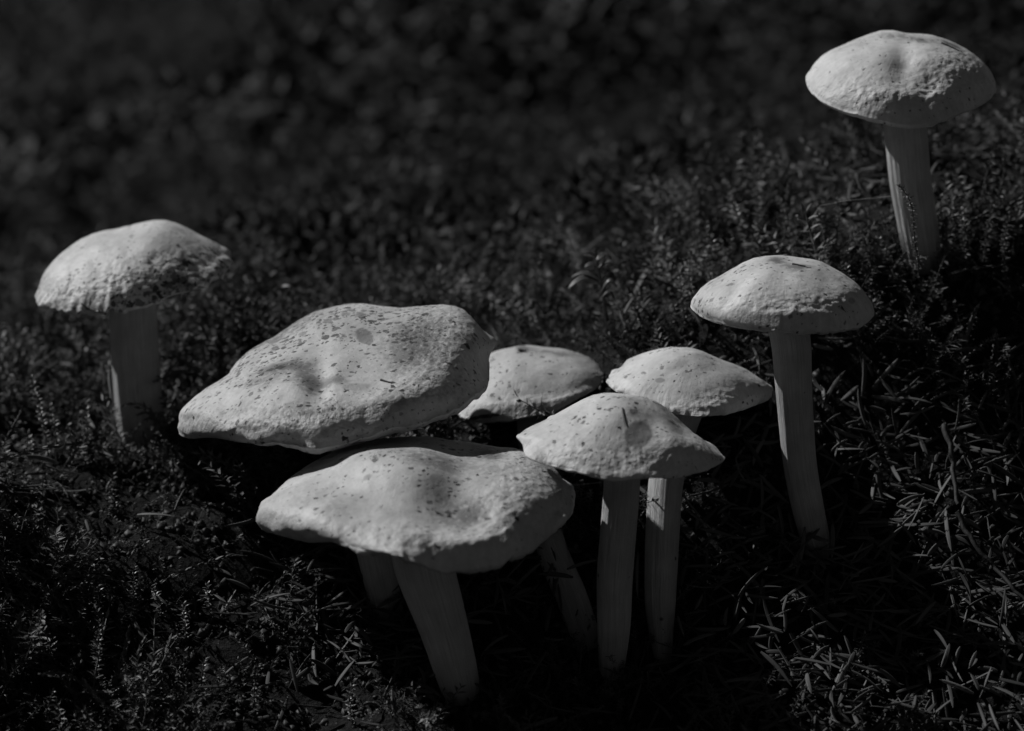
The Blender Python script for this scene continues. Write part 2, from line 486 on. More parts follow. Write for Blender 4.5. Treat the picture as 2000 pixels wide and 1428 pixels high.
    me.polygons.foreach_set('use_smooth', np.ones(len(me.polygons), bool))
    ex = lambda a: np.append(a, a[:NT].mean())
    def field(gs, base0):
        a = np.full(len(P), base0)
        for g in gs: a = a + g[5] * gauss(px, py, g[:5])
        return a
    attr(me, 'speck', ex(np.clip(field(specks, speck0), 0, 1.6)))
    attr(me, 'stain', ex(np.clip(field(stains, 0.0) * topf, 0, 1)))
    attr(me, 'crinkle', ex(crk))
    attr(me, 'tone', np.full(len(V), tone))
    attr(me, 'radial', np.stack([np.append(np.cos(ang), 0), np.append(np.sin(ang), 0), np.append(rhof, 0)], -1), 'FLOAT_VECTOR')
    bt = np.zeros(len(P))
    for (x, y, sx, sy, rot, k) in bites:
        q = -2 * np.log(np.maximum(gauss(px, py, (x, y, sx, sy, rot)), 1e-12))
        bt = np.maximum(bt, k * np.clip((1.15 - q) / 0.3, 0, 1))
    attr(me, 'bite', ex(bt * topf))
    root = link(name, None, label=label, cat='mushroom', group='white mushrooms on the mossy bank')
    root.location = origin
    root.empty_display_size = 0.01
    capo = link('cap', me, M_CAP, root)
    # gills: a pleated skirt under the cap
    NG = 240
    tg = np.linspace(0, 2 * math.pi, NG, endpoint=False)
    rg = np.linspace(0.93, 0.14, 8)
    TG, RG = np.meshgrid(tg, rg)
    ZG = -t * 1.02 + min(0.55 * H, 0.5) * (1 - RG ** 1.6) * 0.8 - np.where(np.arange(NG) % 2 == 0, 0.004, 0.045)[None, :] * np.minimum(1, (0.97 - RG) * 6)
    wg = np.interp(TG.ravel(), np.append(th, 2 * math.pi), np.append(wv[0], wv[0][0])).reshape(TG.shape)
    ZG = ZG + wave * wg * RG ** 4
    G = warp(local(RG, ZG, RG, TG).reshape(-1, 3))
    go = link('gills', mesh_from('gills', G - origin, grid_faces(8, NG)), M_GILL, capo)
    go['kind'] = 'stuff'
    # stem
    pts = [(c[0] + stem_shift, c[1] + 4, stem[0][2])] + list(stem)
    ys = np.array([q[1] for q in pts]); xs = np.array([q[0] for q in pts]); hw = np.array([q[2] for q in pts])
    dbase = float((base - CAMP) @ FW)
    tt = (ys - ys[0]) / (base_py - ys[0])
    dd = D + (dbase - D) * tt
    C3 = px2w(xs, ys, dd)
    rad3 = hw * dd / FPX
    C3 = np.vstack([C3, C3[-1] + (C3[-1] - C3[-2]) / np.linalg.norm(C3[-1] - C3[-2]) * 0.008])
    rad3 = np.append(rad3, rad3[-1] * 0.7)
    L = np.concatenate([[0], np.cumsum(np.linalg.norm(np.diff(C3, axis=0), axis=1))])
    # smooth resampling (Catmull-like through cubic on small set)
    NS = 90
    s = np.linspace(0, L[-1], NS)
    def sm(vals):
        v = np.interp(s, L, vals)
        k = np.exp(-0.5 * (np.arange(-10, 11) / 5.0) ** 2); k /= k.sum()
        ve = np.concatenate([v[0] + (v[0] - v[1:11][::-1]), v, v[-1] + (v[-1] - v[-11:-1][::-1])])
        return np.convolve(ve, k, 'valid')
    CC = np.stack([sm(C3[:, i]) for i in range(3)], -1); RD = sm(rad3)
    tan = np.gradient(CC, axis=0); tan /= np.linalg.norm(tan, axis=1)[:, None]
    a1 = RT - (tan @ RT)[:, None] * tan; a1 /= np.linalg.norm(a1, axis=1)[:, None]
    a2 = np.cross(tan, a1)
    NA = 96
    ta = np.linspace(0, 2 * math.pi, NA, endpoint=False)
    rs2 = random.Random(seed * 31)
    lob = 0.04 * np.sin(2 * ta + rs2.uniform(0, 6)) + 0.03 * np.sin(3 * ta + rs2.uniform(0, 6))
    cylp = np.stack([np.cos(ta) * 9, np.sin(ta) * 9, np.zeros(NA)], -1)
    q = np.concatenate([cylp + np.array([0, 0, si * 22]) for si in s])
    streak = fbm(q, 0.55, 3, seed).reshape(NS, NA)
    frac = (s / L[-1])[:, None]
    rr_ = RD[:, None] * (1 + lob[None, :] + 0.045 * streak * (0.6 + 2.2 * frac ** 3)) * (1 + 0.10 * np.clip((frac - .85) / .15, 0, 1))
    SV = CC[:, None, :] + rr_[..., None] * (np.cos(ta)[None, :, None] * a1[:, None, :] + np.sin(ta)[None, :, None] * a2[:, None, :])
    sme = mesh_from('stem', SV.reshape(-1, 3) - origin, grid_faces(NS, NA))
    al = np.stack([np.repeat(np.cos(ta)[None], NS, 0), np.repeat(np.sin(ta)[None], NS, 0), np.repeat(s[:, None] * 60, NA, 1)], -1)
    attr(sme, 'along', al.reshape(-1, 3), 'FLOAT_VECTOR')
    attr(sme, 'soil', np.repeat(np.clip((frac - 0.72) / 0.28, 0, 1) ** 1.5, NA, 1).ravel())
    sto = link('stem', sme, M_STEM, root)
    ALL_POLYS.append((poly, D))
    vis = [q for q in stem]
    sp = np.array([(q[0] - q[2], q[1]) for q in vis] + [(q[0] + q[2], q[1]) for q in vis[::-1]])
    sp[len(vis) - 1:len(vis) + 1, 1] = np.minimum(sp[len(vis) - 1:len(vis) + 1, 1], base_py - 50)
    ALL_POLYS.append((sp, dbase))
    return root, capo, sto, origin

dome = lambda k, m: (lambda r: max(0.0, 1 - r ** k) ** m)
def conic(r): return 0.62 * max(0.0, 1 - r ** 1.25) + 0.38 * max(0.0, 1 - r ** 3) ** 0.6
def flat(r): return 0.60 * max(0.0, 1 - r ** 7) ** 0.6 + 0.40 * max(0.0, 1 - r ** 2.5)
def hump(r): return 0.64 * max(0.0, 1 - r ** 8) ** 0.6 + 0.20 * (1 - r * r) + 0.16 * math.exp(-(r / 0.32) ** 2)

P1 = zpoly(0, 380, 2.644, [(182,520),(186,470),(195,440),(215,400),(260,340),(310,290),(360,250),(410,215),(470,190),(540,178),(610,172),(680,160),(740,143),(800,130),(860,128),(920,140),(980,165),(1040,192),(1100,215),(1150,245),(1185,285),(1198,330),(1195,370),(1175,395),(1160,410),(1150,450),(1135,470),(1120,480),(1060,492),(1000,500),(940,515),(880,530),(840,555),(810,570),(770,578),(740,585),(700,592),(650,600),(600,612),(550,620),(500,632),(460,632),(430,628),(400,640),(350,635),(300,625),(265,605),(240,590),(215,575),(195,585),(185,565)])
P2 = zpoly(320, 560, 2.941, [(55,740),(60,715),(100,680),(160,625),(220,575),(280,540),(330,510),(360,488),(365,460),(400,410),(450,365),(500,335),(560,305),(630,275),(700,235),(780,185),(860,140),(950,115),(1050,92),(1150,84),(1250,92),(1350,88),(1450,84),(1550,86),(1640,95),(1700,110),(1760,145),(1820,195),(1880,250),(1912,290),(1916,320),(1895,355),(1875,385),(1868,430),(1872,480),(1880,530),(1870,580),(1845,635),(1800,690),(1740,735),(1660,770),(1560,800),(1450,830),(1340,855),(1230,880),(1120,895),(1040,915),(960,945),(890,968),(840,968),(790,950),(720,935),(650,920),(570,905),(490,895),(420,890),(350,880),(290,868),(250,862),(210,858),(170,870),(140,876),(110,862),(85,835),(70,805),(72,780)])
P3 = zpoly(460, 820, 2.4625, [(90,430),(105,405),(150,370),(190,325),(230,280),(290,245),(350,210),(420,180),(500,150),(580,125),(680,105),(760,95),(850,82),(950,80),(1040,88),(1120,100),(1200,115),(1280,128),(1360,132),(1430,155),(1500,195),(1580,250),(1630,310),(1645,360),(1635,420),(1610,470),(1575,510),(1540,545),(1510,580),(1470,610),(1430,645),(1370,675),(1320,695),(1250,725),(1180,745),(1120,752),(1075,742),(1045,745),(1015,748),(985,730),(950,715),(900,705),(850,695),(810,690),(790,665),(760,645),(720,635),(680,635),(640,620),(590,605),(560,590),(520,575),(470,562),(430,562),(390,565),(350,580),(310,578),(260,562),(220,550),(185,555),(150,545),(120,525),(98,500),(92,465)])
P4 = zpoly(900, 640, 3.125, [(-30,420),(20,300),(80,200),(180,155),(250,135),(330,122),(400,115),(480,118),(560,118),(620,122),(680,135),(740,155),(800,185),(850,225),(880,260),(890,285),(875,320),(850,350),(840,375),(790,405),(740,430),(680,465),(620,500),(560,530),(510,545),(450,545),(400,555),(350,570),(310,580),(270,588),(220,585),(150,595),(80,592),(20,580),(-20,560),(-40,500)])
P5 = zpoly(900, 640, 3.125, [(885,320),(890,300),(920,265),(960,230),(1000,195),(1050,170),(1100,150),(1150,135),(1200,126),(1280,120),(1360,124),(1420,132),(1480,148),(1540,172),(1600,195),(1680,220),(1750,250),(1820,290),(1880,325),(1915,355),(1918,390),(1900,420),(1860,445),(1800,475),(1740,500),(1680,520),(1600,535),(1520,545),(1440,548),(1370,545),(1310,530),(1250,510),(1150,480),(1000,430),(930,385),(900,350)])
P6 = zpoly(900, 640, 3.125, [(338,670),(345,655),(390,625),(450,590),(520,550),(600,505),(680,462),(740,430),(800,405),(870,392),(940,395),(1000,402),(1060,410),(1120,425),(1180,450),(1230,480),(1280,515),(1330,555),(1380,605),(1430,645),(1480,675),(1530,710),(1575,750),(1610,785),(1618,802),(1600,825),(1570,845),(1520,870),(1460,890),(1400,910),(1340,922),(1280,925),(1210,924),(1150,925),(1090,930),(1030,938),(960,945),(890,938),(830,920),(770,905),(700,895),(630,880),(570,860),(510,845),(450,830),(400,810),(375,785),(370,750),(372,720),(360,695)])
P7 = zpoly(1320, 460, 2.232, [(62,300),(70,270),(100,225),(140,195),(190,170),(240,140),(290,112),(340,95),(390,88),(450,88),(520,90),(590,95),(640,105),(690,130),(740,160),(790,200),(820,235),(845,270),(862,300),(866,340),(850,375),(820,400),(770,420),(710,430),(640,437),(570,438),(500,432),(440,422),(390,422),(330,415),(270,408),(210,395),(160,380),(120,365),(85,340),(68,320)])
P8 = zpoly(1540, 20, 2.746, [(92,380),(98,340),(120,295),(160,245),(210,210),(280,180),(350,155),(420,130),(490,110),(560,107),(620,117),(700,122),(780,130),(840,148),(900,175),(960,205),(1020,245),(1070,290),(1100,335),(1118,385),(1115,430),(1090,475),(1040,515),(980,550),(920,580),(850,605),(780,625),(710,637),(640,637),(570,628),(500,612),(420,598),(350,582),(270,555),(200,525),(140,480),(105,430)])

m1 = build_mushroom('pale mushroom with dense black speckles along its drooping rim and a split, peeling stem', P1, (262, 545), 1.162, 190, 0.42, 10, 18, dome(2.6, 0.75),
    [(259,607,46),(265,720,46),(272,800,46),(278,845,45)], 862,
    bumps=[(400,490,30,50,-30,-2.5),(330,470,60,30,-15,1.5),(180,500,40,60,0,-1.0),(110,560,12,40,20,1.0),(135,580,7,30,10,-1.0),(160,590,7,30,10,1.0)],
    specks=[(320,555,130,30,-12,1.6),(410,520,45,40,0,1.0),(200,580,80,25,0,0.5),(300,460,60,18,-10,0.35)], stains=[(370,555,60,18,-15,0.9),(310,470,50,14,-10,0.35),(350,450,30,8,10,0.5)],
    crinkles=[(300,540,120,30,-12,0.9),(120,575,50,30,0,0.6)], bites=[], speck0=0.30, seed=1, tone=0.92, lip=0.03, frill=2.2, wave=0.035, scallop=0.012)
m2 = build_mushroom('largest mushroom, its broad tilted cap sunken and pitted in the middle', P2, (655, 785), 1.080, 318, 0.36, 13, 16, flat,
    [(672,830,36),(700,960,36),(731,1080,34),(754,1185,31)], 1205,
    bumps=[(618,728,18,34,5,-2.8),(646,732,13,26,0,0.6),(700,700,130,52,-12,-5.0),(905,660,34,70,-10,1.6),(600,640,110,16,-24,1.2),(560,735,50,26,-15,1.6),(720,725,34,22,0,-1.0),(820,660,40,30,-30,-1.2),(880,640,50,60,0,1.5),(780,800,120,20,-10,1.0),
           (430,715,60,9,-33,-1.2),(440,790,30,20,0,-1.5),(400,830,14,40,20,1.0),(440,835,12,40,10,-1.0),(480,840,14,40,10,1.0)],
    specks=[(600,640,160,35,-22,0.7),(760,620,90,40,0,0.4),(480,700,90,25,-30,0.7),(830,660,60,50,0,0.5),(640,780,160,30,-5,0.25),(540,720,60,20,-10,0.5)],
    stains=[(540,712,44,9,-18,1.0),(600,730,22,24,20,0.8),(500,745,50,8,-12,0.6),(810,650,60,36,-20,0.8),(650,720,22,10,0,0.9),(560,640,90,16,-25,0.8),(860,700,60,50,0,0.55),(740,785,150,14,-6,0.5),(470,790,40,14,-10,0.45),(620,800,90,10,0,0.45)],
    crinkles=[(880,660,70,70,0,1.0),(620,830,180,30,0,0.8),(780,780,140,40,-15,0.7),(420,830,60,40,0,0.5)],
    bites=[(708,643,18,11,15,1.0),(702,611,8,4,0,0.9),(675,612,9,3,0,0.8),(640,625,10,3.5,-20,0.9),(690,733,28,9,-8,0.35),(540,663,14,5,-30,0.7),(590,650,8,3,-20,0.8)], speck0=0.42, seed=2, tone=0.80, lip=0.03, frill=1.5, wave=0.03)
m3 = build_mushroom('wide frilly-edged mushroom tucked beneath the largest cap, with a central hump and thick leaning stem', P3, (812, 1035), 1.012, 314, 0.38, 3, 14, hump,
    [(828,1112,60),(866,1226,50),(893,1325,43)], 1350,
    bumps=[(905,1000,58,32,8,-5.0),(885,965,28,26,0,-1.0),(815,938,50,26,8,3.2),(690,905,70,24,-12,3.0),(1000,960,60,50,0,2.5),(620,1010,60,25,0,1.5),(700,1040,40,30,20,-1.2),(1060,1045,14,10,0,1.5),(1040,1068,14,9,0,1.5),(760,1085,30,14,20,1.5)],
    specks=[(780,910,130,40,10,0.5),(960,900,90,30,15,0.45),(900,1000,50,20,0,0.5),(600,980,60,30,0,0.35)],
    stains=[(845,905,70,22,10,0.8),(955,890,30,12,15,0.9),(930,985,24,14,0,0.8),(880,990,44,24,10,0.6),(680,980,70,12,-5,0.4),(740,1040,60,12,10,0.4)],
    crinkles=[(1020,970,60,60,0,1.0),(860,1050,150,24,0,0.9),(560,1010,60,30,0,0.5)],
    bites=[(718,938,9,4,-20,0.8),(960,893,22,8,15,0.5)], speck0=0.24, seed=3, tone=0.84, lip=0.06, frill=3.2, wave=0.045)
m4 = build_mushroom('small mushroom wedged right behind the largest cap, its rim dipping on one side', P4, (1040, 755), 1.142, 146, 0.36, 9, 22, dome(2.4, 0.75),
    [(1035,830,28),(1055,960,29),(1076,1072,29),(1116,1160,31),(1146,1250,28)], 1312,
    bumps=[(1080,765,60,20,0,-1.5),(1010,700,40,20,0,1.0),(1040,790,90,12,-6,1.2)],
    specks=[(980,750,40,40,0,0.5),(1060,690,70,20,0,0.35)], stains=[(1080,690,50,5,5,0.7),(1020,686,9,7,0,0.9),(975,780,25,8,10,0.5),(1060,760,60,10,-5,0.25)],
    crinkles=[(1040,800,100,20,-10,0.7)], speck0=0.28, seed=4, tone=0.82, wave=0.02, scallop=0.004)
m5 = build_mushroom('small low-domed mushroom sitting behind the pointed cap, its rim touching a tall stem', P5, (1350, 768), 1.095, 165, 0.46, -6, 20, conic,
    [(1325,830,35),(1299,940,34),(1291,1090,33),(1288,1195,30),(1293,1270,18)], 1300,
    bumps=[(1400,800,120,12,-10,0.8),(1320,700,30,20,0,1.0)], specks=[(1290,710,60,30,0,0.25)], stains=[(1370,785,14,8,0,0.5)],
    crinkles=[(1400,795,110,20,-10,0.8)], bites=[(1289,744,10,4.5,0,0.8)], speck0=0.30, seed=5, tone=0.95, lip=0.035, wave=0.02, scallop=0.005)
m6 = build_mushroom('pointed, tent-shaped mushroom with a round smooth scar on its cap', P6, (1215, 872), 1.022, 203, 0.52, -5, 20, conic,
    [(1214,950,34),(1200,1125,34),(1199,1230,31),(1195,1295,24)], 1316,
    bumps=[(1247,845,24,22,0,-0.9),(1300,830,14,60,-20,0.8),(1335,880,50,20,10,1.0),(1230,890,40,25,0,-1.0)],
    specks=[(1240,790,60,25,10,0.55),(1130,820,60,40,0,0.15)], stains=[(1238,805,12,8,0,0.9),(1235,780,60,8,10,0.45),(1240,875,20,10,0,0.4)],
    crinkles=[(1200,900,150,25,0,0.8)], bites=[(1247,846,27,25,0,1.1),(1238,804,8,5,0,1.0),(1219,815,2.5,17,-14,0.8)], speck0=0.22, seed=6, tone=0.92, lip=0.03, wave=0.02)
m7 = build_mushroom('tall slender mushroom with a rounded cap and long bare curving stem', P7, (1530, 608), 1.055, 180, 0.50, 0, 17, dome(2.6, 0.62),
    [(1544,653,40),(1550,774,35.5),(1561,908,33),(1578,998,31.5),(1592,1055,28)], 1072,
    bumps=[(1425,590,12,30,35,-1.4),(1445,590,12,40,35,1.2),(1490,560,14,40,30,0.8),(1550,620,120,10,0,1.2),(1620,560,30,40,0,-0.8)],
    specks=[(1400,560,50,25,-35,0.6),(1540,520,70,14,5,0.45)], stains=[(1560,520,30,5,5,0.9),(1515,508,14,5,0,0.9),(1560,535,24,8,10,0.5),(1425,600,22,8,-40,0.4),(1395,555,40,6,-40,0.5)],
    crinkles=[(1560,600,130,20,0,1.0)], bites=[(1664,585,7,5,20,0.7)], speck0=0.28, seed=7, tone=0.92, wave=0.015)
m8 = build_mushroom('smooth lens-shaped mushroom standing apart atop the bank, its cap dented near the middle', P8, (1758, 168), 1.12, 187, 0.42, 0, 25, dome(2.3, 0.7),
    [(1770,253,43),(1778,348,41.5),(1790,420,40),(1801,490,38)], 512,
    bumps=[(1764,128,19,28,0,-2.6),(1808,165,22,24,0,-1.8),(1735,112,40,18,0,0.8),(1830,120,50,24,20,1.5),(1700,190,100,10,-5,0.8)],
    specks=[(1780,75,60,10,5,0.6),(1720,200,60,20,0,0.2)], stains=[(1738,70,20,6,0,0.6),(1800,80,30,6,10,0.8),(1862,90,24,3,25,1.0),(1768,130,14,18,0,0.4),(1716,100,12,8,-20,0.4)],
    crinkles=[(1720,190,110,20,0,1.0),(1870,150,60,40,-20,0.8)], speck0=0.18, seed=8, wave=0.015)

ALL_POLYS.append((np.array([(940, 620), (1210, 620), (1210, 740), (940, 740)], float), 1.19))   # low moss around the wedged cap

# peeling strip on the first mushroom's stem
def ribbon(pts, w0, w1, th, n=24, curl=0.3):
    pts = np.asarray(pts, float)
    L = np.linspace(0, 1, len(pts)); s = np.linspace(0, 1, n)
    C = np.stack([np.interp(s, L, pts[:, i]) for i in range(3)], -1)
    tan = np.gradient(C, axis=0); tan /= np.linalg.norm(tan, axis=1)[:, None]
    side = np.cross(tan, -FW); side /= np.linalg.norm(side, axis=1)[:, None]
    nrm = np.cross(side, tan)
    w = np.interp(s, [0, .12, .8, 1], [w0 * .5, w0, w1, w1 * .6])
    prof = [(-1, -.2), (-.5, .6), (0, .25), (.5, .75), (1, -.1), (.4, -.8), (-.4, -.8)]
    V = np.concatenate([[C[i] + w[i] * a * side[i] - th * b * nrm[i] for a, b in prof] for i in range(n)])
    return V, grid_faces(n, len(prof)), s
sx = [(214,722,1.166),(219,760,1.168),(224,800,1.170),(231,835,1.173),(241,866,1.177),(247,878,1.178)]
V, F, s_ = ribbon(px2w([q[0] for q in sx], [q[1] for q in sx], [q[2] for q in sx]), 0.0012, 0.0016, 0.0008)
pm = mesh_from('peeling_strip', V - m1[3], F)
attr(pm, 'along', np.stack([np.tile(np.linspace(0, 3, 7), 24), np.zeros(168), np.repeat(s_ * 3, 7)], -1), 'FLOAT_VECTOR')
attr(pm, 'soil', np.repeat(np.clip((s_ - .8) * 3, 0, 1), 7))
link('peeling_strip', pm, M_STEM, m1[2])

# ---------------------------------------------------------------- needles
def litter(px, py):
    """share of needle litter (1) against moss (0) by place on the bank"""
    a = 1 / (1 + np.exp(-(px - 1380) / 60)) / (1 + np.exp(-(py - 760) / 50))
    b = np.exp(-(((px - 700) / 190) ** 2 + ((py - 1190) / 110) ** 2))
    c = np.exp(-(((px - 1020) / 120) ** 2 + ((py - 1180) / 90) ** 2))
    e = np.exp(-(((px - 1230) / 160) ** 2 + ((py - 655) / 25) ** 2)) * 0.7
    f = np.exp(-(((px - 60) / 70) ** 2 + ((py - 1000) / 40) ** 2)) * 0.7
    return np.clip(np.maximum.reduce([a, b, c, e, f]), 0, 1)

def needle_proto(bend, twist, r):
    """flat fir needle, unit length along x from -0.5 to 0.5, half width 1 in y (scaled later): raised margins, grooved middle"""
    n = 7
    s = np.linspace(-0.5, 0.5, n)
    w = np.array([0.45, 0.9, 1.0, 1.0, 0.95, 0.75, 0.15])
    V = []
    for i in range(n):
        z0 = bend * (0.25 - s[i] ** 2) * 4
        y0 = r * (0.25 - s[i] ** 2) * 4
        for a, b in ((-1, 0.0), (-0.55, 0.42), (0, 0.05), (0.55, 0.42), (1, 0.0), (0, -0.45)):
            ca, sa = math.cos(twist * s[i]), math.sin(twist * s[i])
            V.append((s[i], y0, z0, (a * ca - b * sa) * w[i], (a * sa + b * ca) * max(w[i], .3)))
    return np.array(V), grid_faces(n, 6)
NPRO = [needle_proto(random.uniform(-.03, .06), random.uniform(-.7, .7), random.uniform(-.06, .06)) for _ in range(8)]

def needle_verts(proto, length, hw):
    return np.stack([proto[:, 0] * length, proto[:, 1] * length + proto[:, 3] * hw, proto[:, 2] * length + proto[:, 4] * hw], -1)

NEEDLE_MESHES = {}
def needle_mesh(k, wide, tone):
    key = (k, wide, tone)
    if key not in NEEDLE_MESHES:
        V = needle_verts(NPRO[k][0], 0.016, [0.00062, 0.0009, 0.0012][wide])
        me = mesh_from('fallen_needle', V, NPRO[k][1])
        attr(me, 'tone', np.full(len(V), [0.15, 0.5, 0.9][tone]))
        me.materials.append(M_NEEDLE)
        NEEDLE_MESHES[key] = me
    return NEEDLE_MESHES[key]

SPOTS = [((260, 880), 'the split, peeling stem'), ((620, 1200), 'the thick leaning stem, on its needle-strewn side'), ((1000, 1220), 'the frilly cap, where its shadow falls'), ((1230, 1330), 'the two straight stems of the cluster'),
         ((1440, 1000), 'the gap between the cluster and the long bare stem'), ((1640, 1080), 'the foot of the long bare stem'), ((1850, 850), 'the slope above the dark twigs'), ((1900, 1080), 'the slanting dark twig'),
         ((1750, 1300), 'the shaded hollow below the long bare stem'), ((1800, 560), 'the foot of the dented mushroom'), ((1250, 660), 'the little seedling'), ((120, 1080), 'the open moss below the split stem'), ((350, 1300), 'the pale slanted moss branch')]
def spot(px, py):
    return min(SPOTS, key=lambda q: (q[0][0] - px) ** 2 + (q[0][1] - py) ** 2)[1]
def frame_from(xa, up):
    xa = xa / np.linalg.norm(xa)
    ya = np.cross(up, xa); ya /= np.linalg.norm(ya)
    return np.stack([xa, ya, np.cross(xa, ya)], 1)

def add_needle(A, B, hw, tone, up):
    length = np.linalg.norm(B - A)
    wide = int(np.argmin(np.abs(np.array([0.00062, 0.0009, 0.0012]) - hw)))
    o = link('fallen_needle', needle_mesh(random.randrange(8), wide, tone), None, None, '%s %s dry needle by %s' % (['narrow', 'flat', 'broad'][wide], ['dark', 'grey', 'pale'][tone], spot(*[float(q) for q in w2px((A + B) / 2)[:2]])), 'needle', 'fallen needles of the litter')
    Rm = frame_from(B - A, up)
    Mx = Matrix([[*(Rm[i]), 0] for i in range(3)] + [[0, 0, 0, 1]])
    Mx.translation = Vector((A + B) / 2)
    o.matrix_world = Mx @ Matrix.Diagonal((length / 0.016, 1, 1, 1))
    return o

Z2 = (500, 1050, 3.7775); Z3 = (1350, 900, 2.7046); Z4 = (1550, 650, 3.1733)
HN = [(Z2, q) for q in [(440,250,455,720,55,0),(430,770,445,1030,35,1),(185,370,165,600,25,2),(40,640,150,585,15,1),(160,600,455,775,22,0),(245,150,440,120,25,2),(440,120,600,60,25,2),(500,505,680,375,22,2),
      (290,420,470,345,18,1),(470,345,610,265,20,1),(560,400,695,150,28,1),(420,210,630,235,18,1),(520,600,750,480,22,1),(640,545,830,430,20,2),(820,590,1180,690,35,0),(840,520,1080,590,25,0),(1010,965,1250,905,18,1),
      (1200,950,1245,1100,20,1),(1190,1130,1305,1145,35,1),(790,1235,905,1245,30,2),(390,1005,460,1085,40,2),(500,1130,580,1085,15,1),(140,1420,240,1160,30,1),(0,1330,160,1300,20,1),(690,655,790,800,30,0),(300,700,420,560,25,1),
      (320,820,420,640,20,1),(930,530,1030,440,18,1),(980,600,1080,440,20,0),(60,1225,200,1215,16,1),(270,660,370,580,15,1),(1080,620,1190,720,15,0)]]
HN += [(Z3, q) for q in [(30,105,165,115,22,2),(90,190,250,240,12,2),(200,255,320,258,16,2),(250,290,370,255,14,1),(205,140,290,0,16,1),(185,430,215,540,20,1),(210,465,285,525,28,2),(200,380,305,500,20,1),(330,465,410,530,25,1),
      (185,575,240,595,22,1),(820,410,970,410,24,2),(800,750,895,620,16,2),(510,710,625,745,24,1),(440,825,540,780,16,1),(1250,500,1360,395,24,1),(1345,250,1375,480,24,1),(1100,230,1210,265,24,2),(1210,765,1360,770,18,1),
      (1370,690,1405,825,20,2),(1320,570,1470,460,20,1),(1390,290,1530,365,26,2),(1600,420,1750,350,20,1),(1090,655,1200,680,18,1),(1270,660,1540,560,16,1),(265,885,480,895,16,1),(860,950,905,820,14,1),(990,890,1065,980,18,1),
      (1470,100,1560,20,25,2),(680,150,800,90,25,2),(760,330,820,180,12,0),(830,290,920,370,24,0),(395,260,510,200,14,1),(1180,600,1280,370,18,0)]]
HN += [(Z4, q) for q in [(660,505,880,450,20,2),(350,580,440,500,22,1),(540,640,620,570,24,2),(1050,620,1330,720,28,1),(1090,910,1200,830,26,2),(920,530,945,660,20,2),(970,760,1060,640,16,1),(1300,850,1400,740,24,1),(500,870,640,850,10,1),
      (640,380,780,270,12,1),(1150,470,1200,360,22,2),(890,300,1020,300,12,1),(130,745,200,690,24,2),(240,725,440,722,10,1),(480,850,530,765,20,1),(880,800,920,740,20,1)]]
n_ind = 0
for (x0, y0, s), (a, b, c_, d_, w, tone) in HN:
    ax, ay, bx, by = x0 + a / s, y0 + b / s, x0 + c_ / s, y0 + d_ / s
    mx, my = (ax + bx) / 2, (ay + by) / 2
    dg = ground_hit(mx, my)
    lift = 0.009 + random.uniform(-.002, .003)
    sl_ = random.uniform(-.004, .004)
    # the needle lies along the bank: its higher end is the farther one
    slope = (my - np.array([ay, by])) / FPX * dg * 1.3
    A = px2w(ax, ay, dg - lift + slope[0] + sl_); B = px2w(bx, by, dg - lift + slope[1] - sl_)
    add_needle(A, B, w / s / 2 * dg / FPX, tone, -FW * 0.8 + UP * 0.5 + RT * random.uniform(-.5, .5))
    n_ind += 1

# random litter
def sample_ground(n, xr, yr):
    x = rng.uniform(*xr, n); y = rng.uniform(*yr, n)
    return np.stack([x, y, height(x, y)], -1)

cand = sample_ground(26000, (-0.28, 0.28), (0.84, 1.3))
px, py, dd = w2px(cand)
keep = rng.uniform(size=len(cand)) < litter(px, py) * 0.62 + 0.025
cand, px, py, dd = cand[keep], px[keep], py[keep], dd[keep]
inframe = (px > -60) & (px < 2060) & (py > 350) & (py < 1470)
order = rng.permutation(len(cand))
sv, sf, st = [], [], []
nb = 0
def hidden_by_mushroom(px, py, d, grow=0):
    h = np.zeros(np.shape(px), bool)
    for poly, D in ALL_POLYS:
        h |= in_poly(px, py, poly) & (d < D + 0.02)
    return h
for i in order:
    p = cand[i]
    az = rng.uniform(0, 2 * math.pi)
    e = 0.004
    hx = float(height(p[0] + e, p[1]) - height(p[0] - e, p[1])) / (2 * e)
    hy = float(height(p[0], p[1] + e) - height(p[0], p[1] - e)) / (2 * e)
    up = np.array([-hx, -hy, 1.0]); up /= np.linalg.norm(up)
    xa = np.array([math.cos(az), math.sin(az), 0]); xa -= (xa @ up) * up; xa /= np.linalg.norm(xa)
    xa = xa + up * rng.normal(0, 0.22)
    ctr = p + up * rng.uniform(0.002, 0.010)
    length = rng.uniform(0.006, 0.018); hw = rng.choice([0.00055, 0.0007, 0.0009])
    ends = np.array([ctr - xa * length / 2, ctr + xa * length / 2])
    ex_, ey_, ed_ = w2px(ends)
    if hidden_by_mushroom(ex_, ey_, ed_).any(): continue
    tone = int(rng.integers(0, 3))
    if n_ind < 300 and inframe[i] and py[i] > 560 and not hidden_by_mushroom(ex_, ey_, ed_ - 9).any():
        add_needle(ends[0], ends[1], hw, tone, up + rng.normal(0, .5, 3)); n_ind += 1
    else:
        pr, F = NPRO[int(rng.integers(0, 8))]
        V = needle_verts(pr, length, hw) @ frame_from(xa, up + rng.normal(0, .5, 3)).T + ctr
        sv.append(V); sf.append(F + nb); nb += len(V); st.append(np.full(len(V), [0.12, 0.45, 0.85][tone]))
lit = mesh_from('needle_litter', np.vstack(sv), np.vstack(sf))
attr(lit, 'tone', np.concatenate(st))
link('needle_litter', lit, M_NEEDLE, label='scattered mat of dry conifer needles covering the bank', cat='litter', kind='stuff')

